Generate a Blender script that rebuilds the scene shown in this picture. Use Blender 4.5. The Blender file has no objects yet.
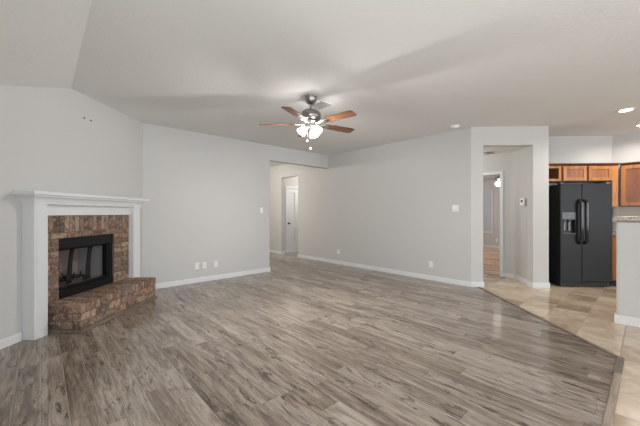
import bpy, bmesh, math, random
from mathutils import Vector, Matrix
from math import radians as R, sin, cos, pi, sqrt
random.seed(7)
S = bpy.context.scene
COL = S.collection
S2 = sqrt(2)
H = 2.747                      # ceiling height of the living room

# ------------------------------------------------------------------ camera, world, lights, exposure
cam_d = bpy.data.cameras.new('camera'); cam = bpy.data.objects.new('camera', cam_d); COL.objects.link(cam)
cam.location = (0, 0, 1.27); cam.rotation_euler = (R(90), 0, R(47.42 - 90))
cam_d.sensor_width = 36; cam_d.lens = 303.7 / 640 * 36; cam_d.clip_start = .02; cam_d.clip_end = 100
S.camera = cam
vs = S.view_settings
vs.view_transform = 'Standard'; vs.look = 'None'; vs.gamma = 1; vs.exposure = 0.42; vs.use_curve_mapping = False
W = bpy.data.worlds.new('daylight'); S.world = W; W.use_nodes = True
W.node_tree.nodes['Background'].inputs[0].default_value = (.75, .87, 1, 1)
W.node_tree.nodes['Background'].inputs[1].default_value = 1.0


def area(name, loc, rot, sx, sy, watts, col=(1, 1, 1)):
    l = bpy.data.lights.new(name, 'AREA'); l.shape = 'RECTANGLE'; l.size = sx; l.size_y = sy
    l.energy = watts; l.color = col
    o = bpy.data.objects.new(name, l); COL.objects.link(o); o.location = loc; o.rotation_euler = rot
    return o


# daylight from unseen windows placed behind the camera (wall at Y = -5 and X = -0.75)
DAY = (.91, .965, 1)
area('daylight_patio_door', (1.1, -4.95, 1.15), (R(90), 0, 0), 3.2, 2.1, 55, DAY)
area('daylight_window', (5.6, -4.95, 1.45), (R(90), 0, 0), 2.4, 1.5, 90, DAY)
area('side_window_fill', (-.7, -.6, 1.4), (R(90), 0, R(-90)), 2.6, 1.5, 52, DAY)  # added fill; this side window is put in for its light
# added fill lamps tilted upward to brighten the ceiling
area('ceiling_fill_rear', (1.1, -4.9, .9), (R(90 + 40), 0, 0), 3.2, 1.4, 18, DAY)
area('ceiling_fill_side', (-.68, -.6, 1.2), (R(90 + 55), 0, R(-90)), 2.6, 1.1, 19, DAY)


def point(name, loc, watts, col=(1, 1, 1), rad=.05):
    l = bpy.data.lights.new(name, 'POINT'); l.energy = watts; l.color = col; l.shadow_soft_size = rad
    o = bpy.data.objects.new(name, l); COL.objects.link(o); o.location = loc
    return o


point('hall_lamp', (3.7, 7.6, 2.45), 52, (1, .95, .86), .1)
point('corridor_fill', (6.2, 3.3, 2.2), 19, (1, .97, .92), .12)  # unseen fill light added to brighten the corridor
point('vestibule_fill', (6.9, 7.2, 2.45), 22, (1, .95, .88), .1)  # unseen fill added to brighten the door and vestibule
area('bedroom_fill', (9.6, 5.2, 1.5), (R(90), 0, R(180)), 2.2, 1.6, 36, (1, 1, 1))  # area fill added inside the bedroom, no window behind it

# ------------------------------------------------------------------ materials


def mat(name):
    m = bpy.data.materials.new(name); m.use_nodes = True
    nt = m.node_tree; b = nt.nodes['Principled BSDF']
    return m, nt, b


class NT:
    def __init__(s, nt): s.nt = nt
    def n(s, t, **k):
        x = s.nt.nodes.new(t)
        for a, v in k.items():
            if a.startswith('i_'):
                key = a[2:]; key = int(key) if key.isdigit() else key.replace('_', ' ')
                x.inputs[key].default_value = v
            else: setattr(x, a, v)
        return x
    def l(s, a, b): s.nt.links.new(a, b)
    def math(s, op, a, b=None, c=None):
        x = s.n('ShaderNodeMath', operation=op)
        for i, v in enumerate((a, b, c)):
            if v is None: continue
            if isinstance(v, (int, float)): x.inputs[i].default_value = v
            else: s.l(v, x.inputs[i])
        return x.outputs[0]
    def ramp(s, fac, stops):
        x = s.n('ShaderNodeValToRGB'); e = x.color_ramp.elements
        while len(e) < len(stops): e.new(.5)
        for i, (p, c) in enumerate(stops): e[i].position = p; e[i].color = (*c, 1)
        s.l(fac, x.inputs[0]); return x.outputs[0]
    def mix(s, fac, a, b, mode='MIX'):
        x = s.n('ShaderNodeMix', data_type='RGBA', blend_type=mode)
        for i, v in ((0, fac), (6, a), (7, b)):
            if isinstance(v, (int, float)): x.inputs[i].default_value = v
            elif isinstance(v, tuple): x.inputs[i].default_value = (*v, 1)
            else: s.l(v, x.inputs[i])
        return x.outputs[2]


def plain(name, col, rough=.5, metal=0, spec=.5, bump=0, bscale=200, coat=0):
    m, nt, b = mat(name); k = NT(nt)
    b.inputs['Base Color'].default_value = (*col, 1); b.inputs['Roughness'].default_value = rough
    b.inputs['Metallic'].default_value = metal; b.inputs['Specular IOR Level'].default_value = spec
    b.inputs['Coat Weight'].default_value = coat
    tc = k.n('ShaderNodeTexCoord'); nz = k.n('ShaderNodeTexNoise', i_Scale=bscale, i_Detail=3.0)
    k.l(tc.outputs['Object'], nz.inputs['Vector'])
    if bump:
        bp = k.n('ShaderNodeBump', i_Strength=bump, i_Distance=.01)
        k.l(nz.outputs[0], bp.inputs['Height']); k.l(bp.outputs[0], b.inputs['Normal'])
    else:   # slight roughness mottling
        k.l(k.math('MULTIPLY_ADD', nz.outputs[0], .06, max(rough - .03, 0)), b.inputs['Roughness'])
    return m


def painted(name, col, bump, scale):
    m, nt, b = mat(name); k = NT(nt)
    tc = k.n('ShaderNodeTexCoord')
    big = k.n('ShaderNodeTexNoise', i_Scale=.8, i_Detail=3.0); k.l(tc.outputs['Object'], big.inputs['Vector'])
    c = k.mix(big.outputs[0], tuple(x * .97 for x in col), tuple(min(x * 1.03, 1) for x in col))
    k.l(c, b.inputs['Base Color']); b.inputs['Roughness'].default_value = .85; b.inputs['Specular IOR Level'].default_value = .2
    nz = k.n('ShaderNodeTexNoise', i_Scale=scale, i_Detail=2.0); k.l(tc.outputs['Object'], nz.inputs['Vector'])
    bp = k.n('ShaderNodeBump', i_Strength=bump, i_Distance=.01); k.l(nz.outputs[0], bp.inputs['Height']); k.l(bp.outputs[0], b.inputs['Normal'])
    return m


def plank_floor(name, tint=(1, 1, 1), PW=.135, PL=1.22):
    m, nt, b = mat(name); k = NT(nt)
    tc = k.n('ShaderNodeTexCoord'); sp = k.n('ShaderNodeSeparateXYZ'); k.l(tc.outputs['Object'], sp.inputs[0])
    u, v = sp.outputs[1], sp.outputs[0]
    t3 = lambda r, g_, b_: (r * tint[0], g_ * tint[1], b_ * tint[2])
    vr = k.math('DIVIDE', v, PW); row = k.math('FLOOR', vr); fv = k.math('FRACT', vr)
    wn = k.n('ShaderNodeTexWhiteNoise', noise_dimensions='1D'); k.l(row, wn.inputs['W'])
    ur = k.math('ADD', k.math('DIVIDE', u, PL), k.math('MULTIPLY', wn.outputs[0], 7.0)); colm = k.math('FLOOR', ur); fu = k.math('FRACT', ur)
    cv = k.n('ShaderNodeCombineXYZ'); k.l(row, cv.inputs[0]); k.l(colm, cv.inputs[1])
    cell = k.n('ShaderNodeTexWhiteNoise', noise_dimensions='3D'); k.l(cv.outputs[0], cell.inputs['Vector'])
    rnd = cell.outputs[0]
    def stretched(au, av, off, detail, rough=.6, dist=0.0):
        g = k.n('ShaderNodeCombineXYZ')
        k.l(k.math('MULTIPLY', u, au), g.inputs[0]); k.l(k.math('MULTIPLY', v, av), g.inputs[1]); k.l(k.math('MULTIPLY', rnd, off), g.inputs[2])
        n = k.n('ShaderNodeTexNoise', i_Scale=1.0, i_Detail=detail, i_Roughness=rough, i_Distortion=dist); k.l(g.outputs[0], n.inputs['Vector'])
        return n.outputs[0]
    n1 = stretched(1.8, 15, 50, 6.0, .68, 1.0)      # broad grain of each plank
    n2 = stretched(7, 110, 31, 4.0)                 # fine pores
    n3 = stretched(3.2, 15, 77, 5.0, .7, 1.6)       # knots and splits
    n4 = stretched(.8, 3.2, 19, 2.0)                # where they gather
    n5 = stretched(1.0, 5.5, 63, 3.0, .5, 1.5)      # growth rings
    ring = k.math('ABSOLUTE', k.math('SUBTRACT', k.math('FRACT', k.math('MULTIPLY', n5, 9.0)), .5))
    ring = k.math('SUBTRACT', 1.0, k.math('MINIMUM', k.math('DIVIDE', ring, .16), 1.0))
    tone = k.math('ADD', k.math('MULTIPLY_ADD', n1, .74, -.075), k.math('MULTIPLY', rnd, .14))
    tone = k.math('ADD', tone, k.math('MULTIPLY', n2, .26))
    c = k.ramp(tone, [(.30, t3(.095, .070, .053)), (.44, t3(.215, .168, .131)), (.58, t3(.36, .30, .243)), (.76, t3(.53, .46, .385))])
    c = k.mix(k.math('MULTIPLY', cell.outputs[0], .35), c, k.mix(1.0, c, t3(.93, .99, 1.08), 'MULTIPLY'))
    split = k.ramp(n3, [(.55, (0, 0, 0)), (.62, (1, 1, 1))])
    gather = k.ramp(n4, [(.42, (0, 0, 0)), (.54, (1, 1, 1))])
    c = k.mix(k.math('MULTIPLY', k.math('MULTIPLY', split, gather), .85), c, t3(.055, .042, .033))
    c = k.mix(k.math('MULTIPLY', k.math('MULTIPLY', ring, gather), .30), c, t3(.075, .057, .045))
    seam = k.math('MAXIMUM', k.math('LESS_THAN', fv, .020), k.math('LESS_THAN', fu, .0024))
    lip_highlight = k.math('GREATER_THAN', fv, .955)  # bevel highlight beside each seam, put into the colour
    c = k.mix(k.math('MULTIPLY', lip_highlight, .35), c, t3(.50, .44, .38))
    c = k.mix(k.math('MULTIPLY', seam, .62), c, t3(.05, .04, .03))
    k.l(c, b.inputs['Base Color'])
    k.l(k.math('MULTIPLY_ADD', n2, .10, .13), b.inputs['Roughness']); b.inputs['Specular IOR Level'].default_value = .5
    bp = k.n('ShaderNodeBump', i_Strength=.07, i_Distance=.003)
    k.l(k.math('SUBTRACT', n2, k.math('MULTIPLY', seam, 1.0)), bp.inputs['Height']); k.l(bp.outputs[0], b.inputs['Normal'])
    return m


def tile_floor(name, P=.345):
    m, nt, b = mat(name); k = NT(nt)
    tc = k.n('ShaderNodeTexCoord'); sp = k.n('ShaderNodeSeparateXYZ'); k.l(tc.outputs['Object'], sp.inputs[0])
    v = k.math('DIVIDE', k.math('SUBTRACT', sp.outputs[1], .18), P); row = k.math('FLOOR', v); fv = k.math('FRACT', v)
    odd = k.math('MULTIPLY', k.math('MODULO', k.math('ADD', row, 40), 2.0), .5)
    u = k.math('ADD', k.math('DIVIDE', k.math('SUBTRACT', sp.outputs[0], .09), P), odd); cl = k.math('FLOOR', u); fu = k.math('FRACT', u)
    cv = k.n('ShaderNodeCombineXYZ'); k.l(row, cv.inputs[0]); k.l(cl, cv.inputs[1])
    cell = k.n('ShaderNodeTexWhiteNoise', noise_dimensions='3D'); k.l(cv.outputs[0], cell.inputs['Vector']); rnd = cell.outputs[0]
    g = k.n('ShaderNodeVectorMath', operation='ADD'); k.l(tc.outputs['Object'], g.inputs[0]); k.l(cell.outputs[1], g.inputs[1])
    n1 = k.n('ShaderNodeTexNoise', i_Scale=4.0, i_Detail=6.0, i_Roughness=.6, i_Distortion=.6); k.l(g.outputs[0], n1.inputs['Vector'])
    tone = k.math('ADD', k.math('MULTIPLY_ADD', n1.outputs[0], .8, -.09), k.math('MULTIPLY', rnd, .38))
    c = k.ramp(tone, [(.26, (.33, .235, .155)), (.5, (.52, .405, .29)), (.74, (.68, .56, .43))])
    w = .008
    gr = k.math('MAXIMUM', k.math('LESS_THAN', fv, w / P * 1.0), k.math('LESS_THAN', fu, w / P))
    c = k.mix(k.math('MULTIPLY', gr, .8), c, (.30, .235, .175))
    k.l(c, b.inputs['Base Color'])
    k.l(k.math('MULTIPLY_ADD', gr, .5, .16), b.inputs['Roughness'])
    bp = k.n('ShaderNodeBump', i_Strength=.3, i_Distance=.004); k.l(k.math('SUBTRACT', k.math('MULTIPLY', n1.outputs[0], .25), gr), bp.inputs['Height']); k.l(bp.outputs[0], b.inputs['Normal'])
    return m


def wood(name, c0, c1, rough=.4, along=2, sx=14, sl=1.3):
    m, nt, b = mat(name); k = NT(nt)
    tc = k.n('ShaderNodeTexCoord'); mp = k.n('ShaderNodeMapping')
    sc = [sx, sx, sx]; sc[along] = sl
    mp.inputs['Scale'].default_value = sc
    k.l(tc.outputs['Object'], mp.inputs['Vector'])
    n1 = k.n('ShaderNodeTexNoise', i_Scale=1.0, i_Detail=6.0, i_Roughness=.6, i_Distortion=1.0); k.l(mp.outputs[0], n1.inputs['Vector'])
    oi = k.n('ShaderNodeObjectInfo')
    tone = k.math('ADD', n1.outputs[0], k.math('MULTIPLY_ADD', oi.outputs['Random'], .16, -.08))
    c = k.ramp(tone, [(.32, c0), (.66, c1)])
    k.l(c, b.inputs['Base Color']); b.inputs['Roughness'].default_value = rough
    bp = k.n('ShaderNodeBump', i_Strength=.06, i_Distance=.003); k.l(n1.outputs[0], bp.inputs['Height']); k.l(bp.outputs[0], b.inputs['Normal'])
    return m


def brick_mat():
    m, nt, b = mat('fired_brick'); k = NT(nt)
    at = k.n('ShaderNodeAttribute', attribute_name='brick_tone'); tc = k.n('ShaderNodeTexCoord')
    n1 = k.n('ShaderNodeTexNoise', i_Scale=18.0, i_Detail=4.0, i_Roughness=.6); k.l(tc.outputs['Object'], n1.inputs['Vector'])
    n2 = k.n('ShaderNodeTexNoise', i_Scale=34.0, i_Detail=3.0); k.l(tc.outputs['Object'], n2.inputs['Vector'])
    c = k.mix(k.ramp(n1.outputs[0], [(.45, (0, 0, 0)), (.63, (.68, .68, .68))]), at.outputs[0], (.06, .036, .027))
    c = k.mix(k.ramp(n2.outputs[0], [(.54, (0, 0, 0)), (.68, (.65, .65, .65))]), c, (.46, .36, .26))
    k.l(c, b.inputs['Base Color']); b.inputs['Roughness'].default_value = .85
    bp = k.n('ShaderNodeBump', i_Strength=.5, i_Distance=.01); k.l(n1.outputs[0], bp.inputs['Height']); k.l(bp.outputs[0], b.inputs['Normal'])
    return m


def granite_mat():
    m, nt, b = mat('granite'); k = NT(nt); tc = k.n('ShaderNodeTexCoord')
    n1 = k.n('ShaderNodeTexNoise', i_Scale=70.0, i_Detail=4.0, i_Roughness=.8); k.l(tc.outputs['Object'], n1.inputs['Vector'])
    c = k.ramp(n1.outputs[0], [(.36, (.07, .055, .05)), (.47, (.33, .28, .25)), (.56, (.55, .49, .45)), (.66, (.75, .71, .67))])
    k.l(c, b.inputs['Base Color']); b.inputs['Roughness'].default_value = .18
    return m


def glow(name, col, strength, base=(.9, .9, .9)):
    m, nt, b = mat(name)
    b.inputs['Base Color'].default_value = (*base, 1); b.inputs['Roughness'].default_value = .3
    b.inputs['Emission Color'].default_value = (*col, 1); b.inputs['Emission Strength'].default_value = strength
    return m


def lamp_glass(name, col, strength):
    m, nt, b = mat(name); k = NT(nt); out = nt.nodes['Material Output']
    e = k.n('ShaderNodeEmission', i_Strength=strength); e.inputs[0].default_value = (*col, 1)
    t = k.n('ShaderNodeBsdfTransparent'); mx = k.n('ShaderNodeMixShader', i_0=.8)
    k.l(t.outputs[0], mx.inputs[1]); k.l(e.outputs[0], mx.inputs[2]); k.l(mx.outputs[0], out.inputs['Surface'])
    return m


PAINT = (.585, .575, .56)
M = dict(
    wall=painted('greige_wall_paint', PAINT, .10, 90),
    ceil=painted('textured_ceiling_paint', (.78, .772, .757), .30, 45),
    white=plain('white_trim_paint', (.74, .745, .75), .35),
    laminate=plank_floor('grey_brown_laminate'),
    bedwood=plank_floor('tan_laminate', (2.1, 1.6, 1.15)),
    tile=tile_floor('beige_ceramic_tile'),
    strip=wood('brown_threshold_wood', (.10, .075, .058), (.21, .16, .125), .4, 1, 30, 3),
    strip2=wood('taupe_threshold_wood', (.20, .15, .115), (.36, .28, .22), .4, 0, 30, 3),
    strip3=wood('dark_base_moulding', (.12, .09, .07), (.22, .17, .135), .5, 0, 30, 3),
    brick=brick_mat(),
    mortar=plain('mortar', (.14, .115, .095), .95, bump=.4, bscale=120),
    iron=plain('black_iron', (.012, .012, .012), .5),
    insert=plain('black_insert_steel', (.006, .006, .0065), .5, spec=.3),
    refract=plain('grey_refractory', (.25, .245, .24), .9, bump=.5, bscale=60),
    refract2=plain('sooty_refractory', (.26, .20, .18), .9, bump=.5, bscale=60),
    mesh=plain('dark_mesh_curtain', (.02, .019, .018), .6, metal=.4),
    fridge=plain('black_textured_enamel', (.011, .011, .0115), .42, spec=.28, bump=.12, bscale=400),
    gloss=plain('glossy_black_plastic', (.008, .008, .009), .12, coat=.5),
    dgrey=plain('dark_grey_plastic', (.022, .022, .023), .35),
    cab=wood('honey_oak', (.29, .088, .014), (.56, .215, .044), .34),
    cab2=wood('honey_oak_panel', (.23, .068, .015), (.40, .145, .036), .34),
    cabd=wood('dark_stained_moulding', (.10, .03, .012), (.19, .07, .025), .4),
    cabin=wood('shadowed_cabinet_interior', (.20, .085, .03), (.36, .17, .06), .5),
    granite=granite_mat(),
    splash=plain('cream_tile', (.62, .54, .44), .3),
    nickel=plain('brushed_nickel', (.58, .56, .53), .28, metal=1),
    pewter=plain('pewter_fan_metal', (.30, .28, .27), .3, metal=1),
    blade=wood('walnut_blade', (.13, .055, .026), (.32, .155, .072), .4, 0, 30, 2),
    shade=lamp_glass('frosted_glass_lit', (1, .97, .92), 9),
    can=glow('downlight_lens', (1, .96, .9), 12),
    plastic=plain('white_plastic', (.82, .81, .79), .35),
    slot=plain('dark_slot', (.06, .06, .06), .6),
    vgrey=plain('grey_vent_slats', (.30, .295, .29), .5),
    panelbtn=plain('grey_button', (.16, .16, .165), .4),
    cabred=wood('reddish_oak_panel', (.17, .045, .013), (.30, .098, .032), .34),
    screen=plain('grey_lcd', (.16, .17, .16), .2),
    blind=plain('pale_grey_blind', (.52, .54, .58), .6),
    glass=plain('window_glass', (.5, .55, .6), .05),
)

# ------------------------------------------------------------------ mesh helpers


class MB:
    def __init__(s): s.bm = bmesh.new(); s.tone = None

    def _v(s, pts): return [s.bm.verts.new(p) for p in pts]

    def box(s, x0, x1, y0, y1, z0, z1, tone=None):
        v = s._v([(x0, y0, z0), (x1, y0, z0), (x1, y1, z0), (x0, y1, z0), (x0, y0, z1), (x1, y0, z1), (x1, y1, z1), (x0, y1, z1)])
        for f in ((3, 2, 1, 0), (4, 5, 6, 7), (0, 1, 5, 4), (1, 2, 6, 5), (2, 3, 7, 6), (3, 0, 4, 7)):
            fc = s.bm.faces.new([v[i] for i in f])
            if tone is not None:
                if s.tone is None: s.tone = {}
                s.tone[fc] = tone
        return s

    def prism(s, poly, z0, z1):
        """vertical prism over an XY polygon (counter-clockwise)"""
        n = len(poly)
        a = sum(poly[i][0] * poly[(i + 1) % n][1] - poly[(i + 1) % n][0] * poly[i][1] for i in range(n))
        if a < 0: poly = poly[::-1]
        lo = s._v([(x, y, z0) for x, y in poly]); hi = s._v([(x, y, z1) for x, y in poly])
        s.bm.faces.new(lo[::-1]); s.bm.faces.new(hi)
        for i in range(n):
            j = (i + 1) % n; s.bm.faces.new([lo[i], lo[j], hi[j], hi[i]])
        return s

    def wall(s, a, b, th, z0, z1):
        """upright slab from a to b, thickened to the left of a->b"""
        a, b = Vector(a), Vector(b); d = (b - a).normalized(); n = Vector((-d.y, d.x)) * th
        return s.prism([tuple(a), tuple(b), tuple(b + n), tuple(a + n)], z0, z1)

    def extrude_profile(s, prof, x0, x1):
        """profile in (y,z) swept along x"""
        n = len(prof)
        A = s._v([(x0, y, z) for y, z in prof]); B = s._v([(x1, y, z) for y, z in prof])
        s.bm.faces.new(A); s.bm.faces.new(B[::-1])
        for i in range(n):
            j = (i + 1) % n; s.bm.faces.new([A[i], B[i], B[j], A[j]])
        return s

    def lathe(s, prof, seg=24, mx=None, cap=True):
        mx = mx or Matrix()
        rings = []
        for r, z in prof:
            rings.append(s._v([mx @ Vector((r * cos(2 * pi * i / seg), r * sin(2 * pi * i / seg), z)) for i in range(seg)]))
        for a, b in zip(rings, rings[1:]):
            for i in range(seg):
                j = (i + 1) % seg; s.bm.faces.new([a[i], a[j], b[j], b[i]])
        if cap:
            if prof[0][0] > 1e-6: s.bm.faces.new(rings[0][::-1])
            if prof[-1][0] > 1e-6: s.bm.faces.new(rings[-1])
        return s

    def tube(s, pts, r, seg=8, mx=None):
        pts = [Vector(p) for p in pts]; rings = []
        if mx: pts = [mx @ p for p in pts]
        for i, p in enumerate(pts):
            d = (pts[min(i + 1, len(pts) - 1)] - pts[max(i - 1, 0)]).normalized()
            u = d.cross(Vector((0, 0, 1)) if abs(d.z) < .9 else Vector((1, 0, 0))).normalized(); w = d.cross(u)
            rr = r[i] if isinstance(r, (list, tuple)) else r
            rings.append(s._v([p + (u * cos(2 * pi * k / seg) + w * sin(2 * pi * k / seg)) * rr for k in range(seg)]))
        for a, b in zip(rings, rings[1:]):
            for i in range(seg):
                j = (i + 1) % seg; s.bm.faces.new([a[i], a[j], b[j], b[i]])
        s.bm.faces.new(rings[0][::-1]); s.bm.faces.new(rings[-1])
        return s

    def build(s, name, m, parent=None, loc=(0, 0, 0), rot=(0, 0, 0), bevel=0, smooth=False, segs=2):
        bm = s.bm
        bmesh.ops.recalc_face_normals(bm, faces=bm.faces[:])
        me = bpy.data.meshes.new(name)
        if s.tone:
            lay = bm.loops.layers.float_color.new('brick_tone')
            for f, t in s.tone.items():
                for lp in f.loops: lp[lay] = (*t, 1)
        bm.to_mesh(me); bm.free()
        me.materials.append(M[m] if isinstance(m, str) else m)
        if smooth:
            for p in me.polygons: p.use_smooth = True
        o = bpy.data.objects.new(name, me); COL.objects.link(o)
        o.location = loc; o.rotation_euler = rot
        if parent: o.parent = parent
        if bevel:
            b = o.modifiers.new('bevel', 'BEVEL'); b.width = bevel; b.segments = segs; b.limit_method = 'ANGLE'; b.angle_limit = R(40)
        if smooth:
            b = o.modifiers.new('wn', 'EDGE_SPLIT'); b.split_angle = R(45)
        return o


def tag(o, label, cat, group=None):
    o['label'] = label; o['category'] = cat
    if group: o['group'] = group
    return o


def thing(name, label, cat, loc=(0, 0, 0), rotz=0, group=None):
    o = bpy.data.objects.new(name, None); COL.objects.link(o); o.empty_display_size = .1
    o.location = loc; o.rotation_euler = (0, 0, rotz)
    return tag(o, label, cat, group)


def struct(name, mb, m, **k):
    o = mb.build(name, m, **k); o['kind'] = 'structure'; return o


def part_label(o, l): o['label'] = l; return o


def TN(t, n): return ((t + n) / S2, (t - n) / S2)


def copy_tree(o, parent=None):
    c = o.copy(); COL.objects.link(c)
    if parent: c.parent = parent
    for ch in o.children: copy_tree(ch, c)
    return c


# ------------------------------------------------------------------ floors
STRIP_N = 2.500
kx = STRIP_N * S2
wood_poly = [(-.9, .17), (kx + .17, .17), (5.6, 5.6 - kx), (5.6, 6.5), (7.4, 6.5), (7.4, 8.2), (5.6, 8.2), (5.6, 10.2), (1.9, 10.2), (1.9, 6.2), (.6, 6.2), (-.9, 4.4)]
tile_poly = [(-.9, -5.2), (8.3, -5.2), (8.3, .5), (6.85, 1.95), (6.85, 4.7), (5.6, 4.7), (5.6, 5.6 - kx), (kx + .17, .17), (-.9, .17)]
bed_poly = [(6.85, 1.95), (7.2, 1.6), (12.5, 1.6), (12.5, 5.4), (6.85, 5.4)]
struct('floor', MB().prism(wood_poly, -.1, 0), 'laminate')
struct('floor_tile', MB().prism(tile_poly, -.1, 0), 'tile')
struct('floor_bedroom', MB().prism(bed_poly, -.1, 0), 'bedwood')

# ------------------------------------------------------------------ ceiling
c = MB()
c.box(.262, 12.5, -5.2, 10.2, H, H + .1)
sl = .525
zb = H - sl * (.262 + .9)
A = [(.262, -5.2, H), (.262, 6.2, H), (-.9, 6.2, zb), (-.9, -5.2, zb)]
vv = c._v(A + [(x, y, z + .1) for x, y, z in A])
for f in ((0, 1, 2, 3), (7, 6, 5, 4), (0, 4, 5, 1), (1, 5, 6, 2), (2, 6, 7, 3), (3, 7, 4, 0)): c.bm.faces.new([vv[i] for i in f])
struct('ceiling', c, 'ceil')
struct('ceiling_corridor', MB().prism([TN(5.49, 2.37), TN(5.49, 3.43), (6.70, 1.73), (6.80, 1.9), (6.80, 4.6), (5.566, 4.6), (5.566, 2.2)], 2.462, 2.56), 'ceil')

# ------------------------------------------------------------------ walls
N0 = -3.104
tA = 5.61 * S2 + N0                 # t where the fireplace wall meets the back wall
tL = -.75 * S2 - N0                 # t where it meets the side wall
F0, F1, FZ = 3.24, 4.11, 1.0        # hole for the firebox
w = MB()
top = H + .06
def dwall(t0, t1, z0, z1): w.wall(TN(t0, N0), TN(t1, N0), .12, z0, z1)
dwall(tL - .1, F0, 0, top); dwall(F1, tA + .12, 0, top); dwall(F0, F1, FZ, top); dwall(F0, F1, 0, .30)
struct('wall_left', w, 'wall')
xa0 = 5.61 + N0 * S2
AE = 3.664
w = MB(); w.box(xa0 - .05, AE, 5.61, 5.73, 0, H); w.box(AE, 5.445, 5.61, 5.73, 2.42, H)
struct('wall_back', w, 'wall')
BX = 5.445; BY0 = 5.328 * S2 - BX
w = MB(); w.box(BX, BX + .12, BY0, 6.86, 0, H); w.box(BX, BX + .12, 6.86, 7.68, 2.35, H); w.box(BX, BX + .12, 7.68, 10.1, 0, H)
struct('wall_right', w, 'wall')
ET = 5.328; EN0 = (BX - BY0) / S2
w = MB()
def ewall(n0, n1, z0, z1): w.wall(TN(ET, n1), TN(ET, n0), -.155, z0, z1)
ewall(EN0, 2.577, 0, H); ewall(2.577, 3.411, 2.433, H); ewall(3.411, 3.671, 0, H)
struct('wall_doorway', w, 'wall')
# corridor: wall beside the refrigerator, rounded corner, then the wall with the bedroom doorway
w = MB()
path = [TN(5.483, 3.452), (6.69, 1.722), (6.735, 1.765), (6.765, 1.81), (6.785, 1.87), (6.79, 1.93), (6.79, 2.045)]
inner = []
off = [TN(5.483, 3.671), TN(6.04, 3.671), (6.93, 1.60), (6.93, 1.62), (6.93, 1.7), (6.93, 1.9), (6.91, 2.045)]
for i in range(len(path) - 1):
    w.prism([path[i], path[i + 1], off[i + 1], off[i]], 0, H)
w.box(6.79, 6.91, 2.045, 2.82, 2.05, H); w.box(6.79, 6.91, 2.82, 4.7, 0, H)
w.box(5.56, 6.85, 4.6, 4.72, 0, H)
struct('wall_corridor', w, 'wall')
w = MB(); w.box(12.2, 12.32, 1.6, 5.4, 0, H); w.box(6.85, 12.3, 5.25, 5.4, 0, H); w.box(7.2, 12.3, 1.6, 1.72, 0, H)
struct('wall_bedroom', w, 'wall')
KT = 6.042; KX = 8.05; KY = KT * S2 - KX
w = MB(); w.wall(TN(KT, 5.40), TN(KT, 3.55), -.1, 0, H)
struct('wall_kitchen_back', w, 'wall')
w = MB(); w.box(KX, KX + .12, -5.1, KY + .02, 0, H)
struct('wall_kitchen_right', w, 'wall')
# hall beyond the opening and vestibule with the white door
w = MB(); w.box(1.9, 2.02, 5.7, 10.1, 0, H); w.box(1.9, 5.6, 10.0, 10.12, 0, H)
struct('wall_hall', w, 'wall')
DX0, DX1, DY = 5.885, 6.65, 7.985
w = MB(); w.box(5.565, DX0, DY, DY + .12, 0, H); w.box(DX1, 7.4, DY, DY + .12, 0, H); w.box(DX0, DX1, DY, DY + .12, 2.075, H)
w.box(7.3, 7.42, 6.5, 8.1, 0, H); w.box(5.565, 7.4, 6.5, 6.62, 0, H)
struct('wall_vestibule', w, 'wall')
# side wall and rear wall behind the camera, with window openings
w = MB(); w.box(-.87, -.75, -5.1, -1.9, 0, H); w.box(-.87, -.75, .7, 3.72, 0, H); w.box(-.87, -.75, -1.9, .7, 0, .62); w.box(-.87, -.75, -1.9, .7, 2.18, H)
struct('wall_side', w, 'wall')
w = MB(); w.box(-.87, -.5, -5.12, -5, 0, H); w.box(2.7, 4.35, -5.12, -5, 0, H); w.box(6.85, 8.2, -5.12, -5, 0, H)
w.box(-.5, 2.7, -5.12, -5, 2.2, H); w.box(4.35, 6.85, -5.12, -5, 2.22, H); w.box(4.35, 6.85, -5.12, -5, 0, .68)
struct('wall_rear', w, 'wall')
# unseen slab added behind the camera to keep window light off the dining side
struct('wall_light_block', MB().box(3.0, 3.12, -5.05, -2.0, 0, H), 'wall')

# half wall of the kitchen bar
PX = 4.91; PY = .27
w = MB()
pts = [(PX, -2.6), (PX, PY - .03), (PX + .009, PY - .009), (PX + .03, PY), (PX + .12, PY), (PX + .141, PY - .009), (PX + .15, PY - .03), (PX + .15, -2.6)]
w.prism(pts, 0, 1.163)
struct('wall_half', w, 'wall', smooth=False)

# ------------------------------------------------------------------ baseboards (profile: flat with a rounded top)
BH = .085


def board(mb, a, b, side=1, h=BH):
    """baseboard along a->b, standing to the right of a->b"""
    mb.wall(a, b, -.014 * side, 0, h - .012); mb.wall(a, b, -.009 * side, h - .012, h)


m = MB(); board(m, TN(tL, N0), TN(2.893, N0)); board(m, TN(4.57, N0), TN(tA, N0)); struct('baseboard_left', m, 'white')
m = MB(); board(m, (xa0, 5.61), (AE + .014, 5.61)); board(m, (AE, 5.60), (AE, 5.744)); struct('baseboard_back', m, 'white')
m = MB(); board(m, (BX, 10), (BX, 7.68)); board(m, (BX, 7.68), (BX + .12, 7.68)); board(m, (BX, 6.874), (BX, BY0)); struct('baseboard_right', m, 'white')
m = MB(); board(m, TN(ET, EN0), TN(ET, 2.591)); board(m, TN(ET, 3.397), TN(ET, 3.685)); board(m, TN(ET + .155, 3.411), TN(ET, 3.411)); struct('baseboard_doorway', m, 'white')
m = MB()
for i in range(len(path) - 2, -1, -1): board(m, path[i + 1] if i < len(path) - 2 else (6.79, 1.99), path[i])
struct('baseboard_corridor', m, 'white')
m = MB(); board(m, (12.2, 5.2), (12.2, 1.7)); board(m, (12.2, 1.72), (7.2, 1.72)); struct('baseboard_bedroom', m, 'white')
m = MB(); board(m, (PX, PY + .014), (PX, -2.6), h=.095); board(m, (PX + .15, PY), (PX, PY), h=.095); struct('baseboard_half', m, 'white')
m = MB(); board(m, (5.565, DY), (DX0 - .06, DY)); struct('baseboard_vestibule', m, 'white')
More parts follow.
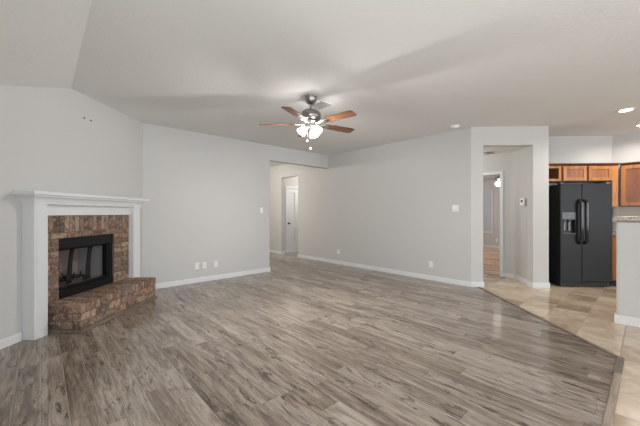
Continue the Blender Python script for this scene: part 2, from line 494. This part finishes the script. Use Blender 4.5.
m = MB(); board(m, (2.02, 5.73), (2.02, 10.0)); board(m, (2.0, 10.0), (5.44, 10.0)); struct('baseboard_hall', m, 'white')

# floor transition strips
m = MB()
m.prism([TN(2.79, STRIP_N - .018), TN(5.30, STRIP_N - .018), TN(5.30, STRIP_N + .018), TN(2.79, STRIP_N + .018)], 0, .010)
struct('trim_1', m, 'strip', bevel=.004)
m = MB(); m.box(3.34, 3.735, .152, .202, 0, .014); struct('trim_2', m, 'strip', bevel=.005)
m = MB(); m.box(-.7, 3.34, .152, .197, 0, .013); struct('trim_3', m, 'strip2', bevel=.005)
m = MB(); m.box(6.83, 6.87, 2.045, 2.82, 0, .008); struct('trim_4', m, 'strip')

# ------------------------------------------------------------------ unseen windows placed behind the camera
def window_frame(name, a0, a1, z0, z1, axis, pos):
    m = MB(); t = .05
    def bar(u0, u1, zz0, zz1):
        if axis == 'x': m.box(u0, u1, pos - .03, pos + .03, zz0, zz1)
        else: m.box(pos - .03, pos + .03, u0, u1, zz0, zz1)
    bar(a0, a0 + t, z0, z1); bar(a1 - t, a1, z0, z1); bar(a0 + t, a1 - t, z0, z0 + t); bar(a0 + t, a1 - t, z1 - t, z1)
    mid = (a0 + a1) / 2; bar(mid - .03, mid + .03, z0 + t, z1 - t)
    struct(name, m, 'white')
window_frame('window_1', -.5, 2.7, 0, 2.2, 'x', -5.06)
window_frame('window_2', 4.35, 6.85, .68, 2.22, 'x', -5.06)
window_frame('window_3', -1.9, .7, .62, 2.18, 'y', -.81)  # unseen window added to go with the side fill

# ------------------------------------------------------------------ white hall door
d = thing('door_1', 'white panelled interior door with dark round knob beyond the hall opening', 'door', (DX0, DY, 0))
d['kind'] = 'structure'
DW = DX1 - DX0
m = MB()
slab_y0, slab_y1 = .015, .05
# stiles and rails stand proud of a recessed slab
m.box(.006, DW - .006, slab_y0 + .020, slab_y1, .014, 2.058)
f0, f1 = slab_y0, slab_y0 + .021
stiles = ((.004, .115), (DW / 2 - .05, DW / 2 + .05), (DW - .115, DW - .004))
for x0, x1 in stiles: m.box(x0, x1, f0, f1, .012, 2.06)
for x0, x1 in ((.115, DW / 2 - .05), (DW / 2 + .05, DW - .115)):
    for z0, z1 in ((.012, .24), (.80, .98), (1.94, 2.06)): m.box(x0, x1, f0, f1, z0, z1)
m.build('door_panel', 'white', d)
m = MB()
m.box(-.062, 0, -.018, 0, 0, 2.075); m.box(DW, DW + .062, -.018, 0, 0, 2.075); m.box(-.062, DW + .062, -.018, 0, 2.075, 2.137)
m.build('casing', 'white', d, bevel=.005)
m = MB(); mx = Matrix.Translation((.06, slab_y0, .93)) @ Matrix.Rotation(R(90), 4, 'X')
m.lathe([(.03, 0), (.03, .006), (.012, .01), (.012, .035), (.026, .045), (.03, .058), (.022, .07), (0, .073)], 16, mx)
part_label(m.build('door_knob', 'iron', d, smooth=True), 'dark round knob')

# bedroom doorway casing (open doorway, nothing hung)
m = MB(); m.box(6.772, 6.79, 1.985, 2.045, 0, 2.05); m.box(6.772, 6.79, 1.985, 2.88, 2.05, 2.115); m.box(6.772, 6.79, 2.82, 2.88, 0, 2.05)
m.box(6.79, 6.91, 2.03, 2.047, 0, 2.05)
struct('trim_5', m, 'white', bevel=.004)

# ------------------------------------------------------------------ bedroom window
m = MB(); m.box(12.17, 12.2, 3.90, 5.0, .53, 2.10)
wf = struct('window_4', m, 'white', bevel=.004)
m = MB()
for i in range(48):
    z = .60 + i * .031
    m.box(12.155 + .004, 12.17, 3.95, 4.95, z, z + .026)
m.build('blind', 'blind', wf)
tag_o = None

# ------------------------------------------------------------------ brick fireplace
fx, fy = TN(3.73, N0)
fp = thing('fireplace', 'corner brick fireplace with white mantelpiece, raised brick hearth and black firebox', 'fireplace', (fx, fy, 0), R(45))
TONES = [(.40, .30, .215), (.33, .25, .20), (.09, .055, .042), (.30, .21, .155), (.19, .10, .065), (.25, .145, .095), (.13, .075, .052), (.30, .19, .13), (.21, .135, .11), (.16, .10, .085), (.36, .25, .175), (.24, .12, .075), (.12, .066, .046), (.28, .16, .10), (.20, .15, .13), (.17, .085, .055)]


def tone(light=0):
    a = random.choice(TONES); k = random.uniform(.85, 1.35) + light
    return tuple((x * .62 + m_ * .38) * k for x, m_ in zip(a, (.235, .15, .10)))


def lx(t): return t - 3.73
def ly(n): return -(n - N0)          # n toward the room -> local y negative


# surround
BT0, BT1, O0, O1, OZ = 3.048, 4.409, 3.253, 4.098, .984
yb, yf = ly(N0), ly(-3.040)
core = MB()
core.box(lx(BT0), lx(O0), yf + .006, yb, .30, 1.245); core.box(lx(O1), lx(BT1), yf + .006, yb, .30, 1.245); core.box(lx(O0), lx(O1), yf + .006, yb, OZ, 1.245)
sur = core.build('brick_surround', 'mortar', fp)
b = MB()
g = .010
n_s = 20; wS = (BT1 - BT0) / n_s
for i in range(n_s):
    j = random.uniform(-.002, .002)
    b.box(lx(BT0 + i * wS) + g / 2, lx(BT0 + (i + 1) * wS) - g / 2, yf + j, yb - .01, 1.052, 1.24, tone(.05))
x = BT0
first = True
while x < BT1 - .01:
    L = .10 if first else .20
    x1 = min(x + L, BT1); first = False
    b.box(lx(x) + g / 2, lx(x1) - g / 2, yf + random.uniform(-.002, .002), yb - .01, .988, 1.045, tone(.25)); x = x1
rows = 10; rh = (OZ - .305) / rows
for s0, s1 in ((BT0, O0), (O1, BT1)):
    for r in range(rows):
        z0, z1 = .305 + r * rh, .305 + (r + 1) * rh
        cuts = [s0, s1] if r % 2 == 0 else [s0, (s0 + s1) / 2, s1]
        for a0, a1 in zip(cuts, cuts[1:]):
            b.box(lx(a0) + g / 2, lx(a1) - g / 2, yf + random.uniform(-.002, .002), yb - .01, z0 + g / 2, z1 - g / 2, tone(.1))
b.build('brick_facing', 'brick', sur, bevel=.003, segs=1)

# hearth
HT0, HT1, HN, HZ = 3.092, 4.440, -2.650, .305
y0, y1 = ly(HN), ly(-3.04)
core = MB(); core.box(lx(HT0) + .006, lx(HT1) - .006, y0 + .006, yb, 0, HZ - .006)
hea = core.build('hearth', 'mortar', fp)
b = MB()
n_s = 20; wS = (HT1 - HT0) / n_s; ym = (y0 + y1) / 2
for i in range(n_s):
    xa, xb = lx(HT0 + i * wS) + g / 2, lx(HT0 + (i + 1) * wS) - g / 2
    if i == 0: xa -= g / 2
    if i == n_s - 1: xb += g / 2
    for ya, yc in ((y0, ym - g / 2), (ym + g / 2, y1)):
        b.box(xa, xb, ya + random.uniform(-.002, .002), yc, .212, HZ + random.uniform(-.001, .001), tone(.1))
for r, (z0, z1) in enumerate(((.128, .203), (.043, .119))):
    x = HT0; first = r == 1
    while x < HT1 - .01:
        L = .10 if first else .20
        x1 = min(x + L, HT1); x1 = HT1 if HT1 - x1 < .05 else x1; first = False
        b.box(lx(x) + (g / 2 if x > HT0 else 0), lx(x1) - (g / 2 if x1 < HT1 else 0), y0 + random.uniform(-.002, .002), y0 + .09, z0, z1, tone(.3 if r == 0 else .15)); x = x1
    for e0, e1 in ((lx(HT0), lx(HT0) + .09), (lx(HT1) - .09, lx(HT1))):
        y = y0 + .10
        while y < y1 - .02:
            yy = min(y + .19, y1 + .03); b.box(e0, e1, y, yy - g, z0, z1, tone(.2)); y = yy
b.build('brick_facing', 'brick', hea, bevel=.003, segs=1)
m = MB()
m.box(lx(HT0) - .012, lx(HT1) + .012, y0 - .014, y0 + .02, 0, .034); m.box(lx(HT0) - .012, lx(HT0) + .02, y0, y1 + .06, 0, .034); m.box(lx(HT1) - .02, lx(HT1) + .012, y0, y1 + .06, 0, .034)
part_label(m.build('base_moulding', 'strip3', hea, bevel=.006), 'thin brown wooden strip')

# firebox
q0, q1 = lx(O0), lx(O1)
yff = ly(-3.055); ybk = ly(-3.47)
FBZ = .415
m = MB(); m.box(q0 + .01, q1 - .01, ly(-3.10), ybk + .03, .33, FBZ)
fb = m.build('firebox', 'refract2', fp)
m = MB(); m.prism([(q0 + .10, ybk), (q1 - .10, ybk), (q1 - .10, ybk + .03), (q0 + .10, ybk + .03)], FBZ, 1.02); m.build('back_panel', 'refract2', fb)
m = MB(); m.prism([(q1 - .055, ly(-3.13)), (q1 - .02, ly(-3.13)), (q1 - .06, ybk + .02), (q1 - .11, ybk)], FBZ, 1.02)
part_label(m.build('side_panel', 'refract', fb), 'grey firebrick side panel')
m = MB(); m.prism([(q0 + .055, ly(-3.13)), (q0 + .02, ly(-3.13)), (q0 + .06, ybk + .02), (q0 + .11, ybk)], FBZ, 1.02)
m.build('side_panel', 'refract', fb)
m = MB(); m.box(q0 + .02, q1 - .02, ly(-3.13), ybk + .03, .985, 1.02); m.build('top_panel', 'refract2', fb)
# black steel front: hood, bottom rail, jambs
m = MB()
m.extrude_profile([(yff, .983), (yff, .862), (yff + .02, .842), (yff + .05, .842), (yff + .05, .983)], q0 + .002, q1 - .002)
m.build('hood', 'insert', fp)
m = MB(); m.box(q0 + .002, q1 - .002, yff, yff + .05, .306, .385); m.box(q0 + .002, q1 - .002, yff - .008, yff + .05, .385, .400); m.box(q0 + .06, q1 - .06, yff + .03, yff + .06, .40, .425)
m.build('bottom_rail', 'insert', fp, bevel=.002)
for e0, e1 in ((q0 + .002, q0 + .03), (q1 - .10, q1 - .002)):
    m = MB(); m.box(e0, e1, yff + .012, yff + .075, .40, .845)
    if e1 > 0: m.box(e0 + .03, e0 + .045, yff + .002, yff + .014, .40, .845)
    m.build('door_jamb', 'insert', fp, bevel=.002)
# gathered spark curtains
def curtain(xc, wd, seed):
    rr = random.Random(seed); m = MB(); top_z, bot = .85, .43
    nx, nz = 14, 10; P = []
    for j in range(nz + 1):
        z = top_z + (bot - top_z) * j / nz; row = []
        fl = wd * (.55 + .45 * (j / nz) ** 1.5); sh = .05 * (1 - (j / nz)) ** 2
        for i in range(nx + 1):
            u = i / nx - .5
            row.append(m.bm.verts.new((xc + u * fl + sh, yff + .09 + .012 * sin(u * 22 + j * .25), z)))
        P.append(row)
    for j in range(nz):
        for i in range(nx): m.bm.faces.new([P[j][i], P[j][i + 1], P[j + 1][i + 1], P[j + 1][i]])
    o = m.build('spark_curtain', 'mesh', fp, smooth=True)
    s = o.modifiers.new('thick', 'SOLIDIFY'); s.thickness = .003
curtain(q0 + .24, .07, 1); curtain(q1 - .33, .08, 2)

# log grate (stands inside the firebox)
gx, gy = TN(3.73 - .17, -3.27)
lg = thing('log_grate', 'black iron log grate standing inside the brick fireplace', 'grate', (gx, gy, FBZ), R(45))
m = MB()
for x in (-.20, -.10, 0, .10, .20):
    m.tube([(x, -.13, .13), (x, -.125, .075), (x, -.10, .06), (x, .10, .06), (x, .13, .10)], .008, 8)
m.build('bar', 'iron', lg)
m = MB(); m.tube([(-.24, -.08, .05), (.24, -.08, .05)], .008); m.tube([(-.24, .08, .05), (.24, .08, .05)], .008); m.build('cross_bar', 'iron', lg)
for x in (-.20, .20):
    for y in (-.08, .08):
        m = MB(); m.tube([(x, y, .05), (x, y, 0)], .009); m.build('leg', 'iron', lg)

# mantelpiece
mt = fp
LN = -2.970
for t0, t1 in ((2.903, 3.047), (4.410, 4.560)):
    m = MB(); m.box(lx(t0), lx(t1), ly(LN), ly(N0) - .001, 0, 1.385)
    # shallow flutes at the front edge
    m.box(lx(t0) + .02, lx(t1) - .02, ly(LN) - .004, ly(LN) + .01, .0, 1.385)
    part_label(m.build('mantel_leg', 'white', mt, bevel=.003), 'white painted mantel leg')
m = MB(); m.box(lx(3.047), lx(4.410), ly(-3.018), ly(N0) - .001, 1.243, 1.385); part_label(m.build('mantel_frieze', 'white', mt, bevel=.003), 'white painted board')
m = MB()
prof = [(0, 1.362), (.014, 1.362), (.014, 1.384), (.022, 1.388), (.028, 1.406), (.044, 1.426), (.062, 1.434), (.062, 1.452), (.090, 1.454), (.090, 1.487)]
def ring(o_, z):
    return [(lx(2.903) - o_, ly(N0) - .001, z), (lx(2.903) - o_, ly(LN) - o_, z), (lx(4.560) + o_, ly(LN) - o_, z), (lx(4.560) + o_, ly(N0) - .001, z)]
rings = [m._v(ring(o_, z)) for o_, z in prof]
m.bm.faces.new(rings[0]); m.bm.faces.new(rings[-1][::-1])
for a_, b_ in zip(rings, rings[1:]):
    for i in range(4):
        j = (i + 1) % 4; m.bm.faces.new([a_[i], a_[j], b_[j], b_[i]])
part_label(m.build('mantel_shelf', 'white', mt), 'white crown moulded shelf')

# two picture nails left in the wall
for t, lab in ((3.655, 'small dark picture nail above the mantel, left one of the pair'), (3.757, 'small dark picture nail above the mantel, right one of the pair')):
    m = MB(); m.lathe([(.004, 0), (.004, .014), (.010, .015), (.010, .018), (0, .019)], 10)
    x, y = TN(t, N0)
    tag(m.build('picture_nail', 'slot', None, (x, y, 2.453), (R(90), 0, R(45))), lab, 'nail')

# ------------------------------------------------------------------ ceiling fan
FX, FY = 2.53, 2.925
fan = thing('ceiling_fan', 'five blade wooden ceiling fan with lit frosted shades under the living room ceiling', 'ceiling fan', (FX, FY, H), 0)
def fpart(mb, name, m_, **k): return mb.build(name, m_, fan, smooth=True, **k)
m = MB(); m.lathe([(.0, 0), (.076, 0), (.074, -.02), (.067, -.05), (.052, -.080), (.033, -.094), (.0, -.097)], 28); fpart(m, 'canopy', 'pewter')
m = MB(); m.lathe([(.012, -.09), (.012, -.17)], 14); fpart(m, 'downrod', 'pewter')
m = MB(); m.lathe([(0, -.155), (.03, -.158), (.045, -.168), (.09, -.178), (.118, -.198), (.125, -.225), (.125, -.268), (.112, -.29), (.08, -.302), (0, -.305)], 32); fpart(m, 'motor_housing', 'pewter')
BZ = 2.405 - H
m = MB(); m.lathe([(0, -.303), (.085, -.306), (.09, -.33), (.07, -.345), (0, -.348)], 28); fpart(m, 'flywheel', 'nickel')
blade0 = None
for kk, ang in enumerate((133, 205, 277, 349, 61)):
    mb = MB()
    L0, L1 = .20, .665
    # outline of blade (x along, y across)
    out = []
    for x, hw in ((L0, .048), (L0 + .02, .055), (.34, .062), (.50, .067), (.60, .069), (.645, .066), (L1, .045)): out.append((x, hw))
    poly = out + [(x, -h_) for x, h_ in out[::-1]]
    mb.prism(poly, -.004, .004)
    bl = mb.build('blade', 'blade', fan, (0, 0, BZ), (R(-11), 0, R(ang)), bevel=.002, segs=1)
    ib = MB()
    ib.prism([(.075, .016), (.13, .013), (.165, .022), (.20, .04), (.245, .036), (.27, .012), (.27, -.012), (.245, -.036), (.20, -.04), (.165, -.022), (.13, -.013), (.075, -.016)], -.013, -.005)
    part_label(ib.build('blade_iron', 'nickel', bl, bevel=.003), 'silver bracket')
# light kit
m = MB(); m.lathe([(0, -.345), (.05, -.346), (.062, -.36), (.062, -.385), (.045, -.405), (.02, -.415), (0, -.416)], 24); fpart(m, 'light_fitter', 'nickel')
for ang in (150, 270, 30):
    mx = Matrix.Rotation(R(ang), 4, 'Z') @ Matrix.Translation((.045, 0, -.372)) @ Matrix.Rotation(R(138), 4, 'Y')   # local +z points outward and down
    a = MB(); a.lathe([(.012, -.01), (.014, .02), (.024, .025), (.026, .045)], 16, mx); arm = fpart(a, 'lamp_arm', 'nickel')
    sbm = MB(); sbm.lathe([(.022, .03), (.032, .04), (.043, .062), (.052, .09), (.058, .115), (.063, .125), (.060, .124), (.049, .09), (.040, .064), (.027, .045), (0, .045)], 24, mx, cap=False)
    fpart(sbm, 'lamp_shade', 'shade')
    bl_ = bpy.data.lights.new('bulb', 'POINT'); bl_.energy = 42; bl_.shadow_soft_size = .02; bl_.color = (1, .98, .955)
    bo = bpy.data.objects.new('bulb', bl_); COL.objects.link(bo); bo.parent = fan; bo.location = mx @ Vector((0, 0, .10))
for (x, y, l) in ((-.066, -.012, .16), (-.014, -.010, .245)):
    m = MB(); m.tube([(x, y, -.395), (x, y, -.395 - l)], .0022, 6); ch = m.build('pull_chain', 'nickel', fan)
    m = MB(); m.lathe([(0, 0), (.006, -.003), (.009, -.02), (.008, -.032), (0, -.036)], 12, Matrix.Translation((x, y, -.395 - l))); m.build('pull_knob', 'plastic', ch, smooth=True)

# ------------------------------------------------------------------ ceiling fittings
m = MB(); m.box(-.12, .12, -.15, .15, -.006, 0)
cv = m.build('ceiling_vent', 'plastic', None, (2.815, 3.06, H), (0, 0, 0), bevel=.002)
tag(cv, 'grey slatted air vent in the ceiling just behind the wooden fan', 'vent')
m = MB()
for i in range(9): m.box(-.10, .10, -.125 + i * .03, -.125 + i * .03 + .012, -.011, -.005)
m.build('louvre', 'vgrey', cv)

def detector(loc, label, r=.065, cat='smoke detector', name='smoke_detector'):
    m = MB(); m.lathe([(0, 0), (r, 0), (r, -.012), (r * .92, -.022), (r * .82, -.034), (r * .5, -.040), (0, -.041)], 28)
    o = tag(m.build(name, 'plastic', None, loc, smooth=True), label, cat)
    g_ = MB(); g_.lathe([(r * .93, -.014), (r * .96, -.014), (r * .96, -.017), (r * .93, -.017)], 28); g_.build('sensor_slot', 'slot', o)
    return o
detector((5.18, 2.25, H), 'white round smoke detector on the living room ceiling by the corridor doorway', r=.075)
m = MB(); m.box(-.16, .16, -.09, .09, -.012, 0)
vv_ = tag(m.build('ceiling_vent', 'plastic', None, (6.47, 2.15, 2.462), (0, 0, R(0)), bevel=.003), 'white air vent on the low corridor ceiling inside the doorway', 'vent')
m = MB()
for i in range(5): m.box(-.14, .14, -.07 + i * .03, -.07 + i * .03 + .014, -.018, -.011)
m.build('louvre', 'vgrey', vv_)

def downlight(loc, label):
    t = thing('downlight', label, 'downlight', loc)
    m = MB(); m.lathe([(.072, 0), (.100, 0), (.098, -.006), (.074, -.009), (.072, 0)], 32, cap=False); m.build('trim_ring', 'plastic', t, smooth=True)
    m = MB(); m.lathe([(0, -.003), (.074, -.003), (.074, 0)], 32, cap=False); m.build('lens', 'can', t)
    l = bpy.data.lights.new('downlight_beam', 'SPOT'); l.energy = 37; l.spot_size = R(165); l.spot_blend = .6; l.shadow_soft_size = .06; l.color = (1, .93, .83)
    o = bpy.data.objects.new('downlight_beam', l); COL.objects.link(o); o.location = (0, 0, -.02); o.parent = t
downlight((6.17, .238, H), 'bright recessed ceiling downlight above the bar, nearer of two')
downlight((7.42, .08, H), 'recessed ceiling downlight by the kitchen cabinets at the frame edge')

# ------------------------------------------------------------------ outlets and switches
def plate(name, label, cat, loc, rotz, kind):
    """local: plate in XZ, front toward -Y"""
    t = thing(name, label, cat, loc, rotz)
    wd = .115 if kind == 'double' else .072
    m = MB(); m.box(-wd / 2, wd / 2, -.006, 0, -.058, .058); m.build('cover_plate', 'plastic', t, bevel=.0025)
    if kind == 'duplex':
        for z in (-.02, .02):
            m = MB(); m.box(-.017, .017, -.0085, -.005, z - .0145, z + .0145); s_ = m.build('socket', 'plastic', t, bevel=.002)
            m = MB(); m.box(-.008, -.0055, -.0092, -.008, z - .004, z + .006); m.box(.0055, .008, -.0092, -.008, z - .004, z + .006); m.build('slot', 'slot', s_)
    elif kind in ('double', 'single'):
        for x in ((-.023, .023) if kind == 'double' else (0,)):
            m = MB(); m.box(x - .0165, x + .0165, -.0095, -.005, -.034, .034); m.build('rocker', 'plastic', t, bevel=.002)
    elif kind == 'coax':
        m = MB(); m.lathe([(.009, 0), (.009, .004), (.005, .004), (.005, .012), (0, .012)], 12, Matrix.Translation((0, -.005, 0)) @ Matrix.Rotation(R(90), 4, 'X')); m.build('connector', 'nickel', t)
    return t
YA = 5.61
plate('wall_outlet', 'white outlet plate low on the back wall, closest to the fireplace', 'outlet', (2.102, YA, .301), 0, 'coax')
plate('wall_outlet', 'white outlet plate in the middle of the low trio on the back wall', 'outlet', (2.238, YA, .296), 0, 'coax')
plate('wall_outlet', 'white power outlet on the back wall, one of the low trio farthest from fireplace', 'outlet', (2.455, YA, .298), 0, 'duplex')
plate('light_switch', 'white light switch plate beside the hall opening', 'switch', (3.462, YA, 1.329), 0, 'single')
plate('wall_outlet', 'white power outlet low on the long right wall near the hall opening', 'outlet', (BX, 5.245, .304), R(-90), 'duplex')
plate('wall_outlet', 'white power outlet low on the right wall under the double switch', 'outlet', (BX, 2.815, .297), R(-90), 'duplex')
plate('light_switch', 'white double light switch on the right wall by the corridor doorway', 'switch', (BX, 2.354, 1.354), R(-90), 'double')
plate('wall_outlet', 'tiny white outlet on the far bedroom wall below the window', 'outlet', (12.2, 3.773, .29), R(-90), 'duplex')
x, y = TN(5.64, 3.438)
th = thing('thermostat', 'white thermostat with small dark screen on the corridor wall', 'thermostat', (x, y, 1.47), R(-135))
m = MB(); m.box(-.055, .055, -.026, 0, -.065, .065); m.build('case', 'plastic', th, bevel=.005)
m = MB(); m.box(-.028, .028, -.0275, -.02, -.008, .036); m.build('screen', 'slot', th)

# ------------------------------------------------------------------ bedroom ceiling fan
bf = thing('ceiling_fan', 'small far ceiling fan with glowing lamp seen through the bedroom doorway', 'ceiling fan', (10.77, 3.275, H))
m = MB(); m.lathe([(0, 0), (.065, 0), (.055, -.06), (.013, -.085), (.013, -.30), (.09, -.315), (.12, -.34), (.12, -.39), (.08, -.42), (.05, -.47), (0, -.475)], 24); m.build('motor_housing', 'pewter', bf, smooth=True)
for ang in (20, 92, 164, 236, 308):
    m = MB(); m.prism([(.12, .04), (.3, .06), (.62, .068), (.65, .04), (.65, -.04), (.62, -.068), (.3, -.06), (.12, -.04)], -.004, .004)
    m.build('blade', 'blade', bf, (0, 0, -.40), (R(-11), 0, R(ang)))
m = MB(); m.lathe([(.05, -.47), (.085, -.49), (.11, -.53), (.10, -.58), (.06, -.615), (0, -.625)], 24, cap=False); m.build('lamp_globe', 'shade', bf, smooth=True)

# ------------------------------------------------------------------ refrigerator (local x = to the right, y = away from the room)
rx_, ry_ = TN(5.37, 4.325)
rf = thing('refrigerator', 'black side by side refrigerator with ice and water dispenser in the kitchen alcove', 'refrigerator', (rx_, ry_, 0), R(-45))
hw = .428; FH = 1.776
m = MB(); m.box(-hw + .004, hw - .004, .075, .655, .03, FH - .012); m.build('body', 'fridge', rf, bevel=.006)
m = MB(); m.box(-hw + .02, hw - .02, .03, .10, .012, .085)
for i in range(22): m.box(-hw + .05 + i * .035, -hw + .072 + i * .035, .022, .032, .022, .075)
m.build('base_grille', 'iron', rf)
for x in (-hw + .07, hw - .07):
    for y in (.12, .6):
        m = MB(); m.lathe([(.018, 0), (.018, .035)], 12, Matrix.Translation((x, y, 0))); m.build('foot', 'gloss', rf)
SP = -.080
# freezer door with recess for the dispenser: built from pieces round the recess
dz0, dz1 = .095, FH
rx0, rx1, rz0, rz1 = -.395, -.185, .925, 1.16
m = MB()
m.box(-hw, rx0, 0, .07, dz0, dz1); m.box(rx1, SP - .004, 0, .07, dz0, dz1); m.box(rx0, rx1, 0, .07, dz0, rz0); m.box(rx0, rx1, 0, .07, rz1, dz1); m.box(rx0, rx1, .055, .07, rz0, rz1)
fd = m.build('freezer_door', 'fridge', rf)
m = MB(); m.box(rx0 - .012, rx1 + .012, -.006, .002, rz1, rz1 + .125); disp = m.build('dispenser_panel', 'dgrey', fd, bevel=.003)
for bx in ((-.295, -.262, .088, .102), (-.315, -.265, .050, .056)):
    m = MB(); m.box(bx[0], bx[1], -.010, -.005, rz1 + bx[2], rz1 + bx[3]); m.build('button', 'panelbtn', fd)
m = MB(); m.box(rx0, rx1, .045, .056, rz0, rz1); m.box(rx0, rx0 + .006, 0, .05, rz0, rz1); m.box(rx1 - .006, rx1, 0, .05, rz0, rz1); m.box(rx0, rx1, 0, .05, rz1 - .006, rz1); m.build('dispenser_recess', 'iron', fd)
m = MB(); m.box(rx0 - .01, rx1 + .01, -.012, .05, rz0 - .012, rz0 + .004); m.build('drip_tray', 'dgrey', fd, bevel=.002)
for xx in (-.34, -.26):
    m = MB(); m.tube([(xx, .03, rz1), (xx, .028, rz1 - .05)], .016, 12); m.prism([(xx - .014, .03), (xx + .014, .03), (xx + .014, .04), (xx - .014, .04)], rz0 + .04, rz1 - .05); m.build('dispenser_lever', 'panelbtn', fd)
m = MB(); m.box(SP + .004, hw, 0, .07, dz0, dz1); rd = m.build('fridge_door', 'fridge', rf, bevel=.008)
for xx, dr in ((SP - .042, fd), (SP + .042, rd)):
    m = MB(); zt, zbm = 1.455, .785
    m.tube([(xx, .0, zt + .03), (xx, -.03, zt + .022), (xx, -.052, zt - .01), (xx, -.058, zt - .06), (xx, -.058, zbm + .06), (xx, -.052, zbm + .01), (xx, -.03, zbm - .022), (xx, 0, zbm - .03)], [.024, .028, .028, .024, .024, .028, .028, .024], 14)
    m.build('handle', 'gloss', dr, smooth=True)
for e0 in (-hw + .01, hw - .08):
    m = MB(); m.box(e0, e0 + .07, .03, .10, FH, FH + .018); m.build('hinge_cover', 'gloss', rf)

# ------------------------------------------------------------------ kitchen cabinets
def raised_door(mb, x0, x1, z0, z1, y, fr=.055):
    """frame and panel door, front at y (facing -y)"""
    mb.box(x0, x0 + fr, y, y + .02, z0, z1); mb.box(x1 - fr, x1, y, y + .02, z0, z1)
    mb.box(x0 + fr, x1 - fr, y, y + .02, z0, z0 + fr); mb.box(x0 + fr, x1 - fr, y, y + .02, z1 - fr, z1)
def panel(mb, x0, x1, z0, z1, y, fr=.055):
    mb.box(x0 + fr - .004, x1 - fr + .004, y + .010, y + .018, z0 + fr - .004, z1 - fr + .004)
CT = 5.68; cy1 = KT - CT - .002
cx0, cyy = TN(CT, 0)
ROT = R(-45)
Z0, Z1 = 1.845, 2.125
# open cubby
cb = thing('open_wall_cabinet', 'small open wood cubby cabinet above the refrigerator beside the doorway wall', 'cabinet', (cx0, cyy, 0), ROT)
a0, a1 = 3.675, 4.135
m = MB()
m.box(a0, a0 + .02, .02, cy1, Z0, Z1); m.box(a1 - .018, a1, .02, cy1, Z0, Z1); m.box(a0, a1, .02, cy1, Z0, Z0 + .02); m.box(a0, a1, .02, cy1, Z1 - .02, Z1); m.box(a0, a1, cy1 - .01, cy1, Z0, Z1)
m.build('cabinet_box', 'cabin', cb)
m = MB(); raised_door(m, a0, a1, Z0, Z1, 0, .045); m.build('face_frame', 'cab', cb, bevel=.002)
m = MB(); m.extrude_profile([(.0, Z1), (-.02, Z1 + .01), (-.035, 2.155), (-.035, 2.165), (cy1, 2.165), (cy1, Z1)], a0, a1); m.build('top_moulding', 'cabd', cb)
# cabinet over the fridge
cb = thing('wall_cabinet', 'honey oak wall cabinet with two doors over the black refrigerator', 'cabinet', (cx0, cyy, 0), ROT)
a0, a1 = 4.137, 5.128
m = MB(); m.box(a0, a1 - .115, .02, cy1, Z0, Z1); m.box(a0, a1 - .115, 0, .02, Z0, Z1); m.build('cabinet_box', 'cabd', cb)
for d0, d1 in ((4.155, 4.565), (4.60, 5.005)):
    m = MB(); raised_door(m, d0, d1, Z0 + .008, Z1 - .012, -.02); dd = m.build('cabinet_door', 'cab', cb, bevel=.003)
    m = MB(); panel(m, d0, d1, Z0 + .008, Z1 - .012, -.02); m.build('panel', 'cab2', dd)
m = MB(); m.box(a1 - .113, a1 - .012, -.008, cy1, 1.385, Z1); part_label(m.build('side_panel', 'cab', cb, bevel=.003), 'tall narrow end panel beside the refrigerator')
m = MB(); m.extrude_profile([(.0, Z1), (-.02, Z1 + .01), (-.035, 2.155), (-.035, 2.165), (cy1, 2.165), (cy1, Z1)], a0, a1 - .004); m.build('top_moulding', 'cabd', cb)
# right hand upper cabinets: local x runs toward -Y, front faces -X
def wall_cab(ystart, width, label):
    cb = thing('wall_cabinet', label, 'cabinet', (7.68, ystart, 0), R(-90))
    dp = KX - 7.68 - .002
    m = MB(); m.box(0, width, 0, dp, 1.39, Z1); m.build('cabinet_box', 'cabd', cb)
    hw_ = width / 2
    for i in range(2):
        m = MB(); raised_door(m, i * hw_ + .014, (i + 1) * hw_ - .008, 1.40, Z1 - .012, -.02, .06); dd = m.build('cabinet_door', 'cab', cb, bevel=.003)
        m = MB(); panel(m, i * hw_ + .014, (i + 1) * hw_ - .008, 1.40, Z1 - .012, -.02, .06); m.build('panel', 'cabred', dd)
    m = MB(); m.extrude_profile([(.0, Z1), (-.02, Z1 + .01), (-.035, 2.155), (-.035, 2.165), (dp, 2.165), (dp, Z1)], 0, width); m.build('top_moulding', 'cabd', cb)
wall_cab(.372, .92, 'tall honey oak wall cabinet on the kitchen right wall beyond the bar')
# base cabinet run behind the bar
bc = thing('base_cabinet', 'honey oak base cabinet squeezed between the refrigerator and the bar', 'cabinet', (7.27, .47, 0), R(-90))
m = MB(); m.box(0, 1.3, .06, .775, 0, .10); m.build('toe_kick', 'slot', bc)
m = MB(); m.box(0, 1.3, 0, .775, .10, .878); m.build('cabinet_box', 'cab2', bc)
for i in range(3):
    m = MB(); raised_door(m, .02 + i * .43, .42 + i * .43, .12, .86, -.02); m.build('cabinet_door', 'cab', bc, bevel=.003)
m = MB(); m.box(-.0, 1.32, -.03, .775, .88, .92)
tag(m.build('countertop', 'granite', None, (7.27, .47, 0), (0, 0, R(-90)), bevel=.006), 'speckled granite kitchen countertop on the base cabinet behind the bar', 'countertop')
struct('trim_6', MB().box(8.04, 8.05, -2.0, .48, .92, 1.385), 'splash')

# bar top on the half wall (thick slab with a rounded nose)
m = MB()
prof = [(0, 1.164)]
r_ = .032
nose = [(.0 - r_ * sin(a) + 0, 1.198 - r_ * cos(a)) for a in [i * pi / 10 for i in range(11)]]
poly = [(y_, z_) for y_, z_ in nose] + [(.34, 1.230), (.34, 1.166)]
m.extrude_profile(poly, 0, 2.85)
bt = m.build('bar_countertop', 'granite', None, (PX + .01, PY + .03, 0), (0, 0, R(-90)), smooth=True)
tag(bt, 'speckled granite bar top with rounded edge on the grey half wall', 'countertop')
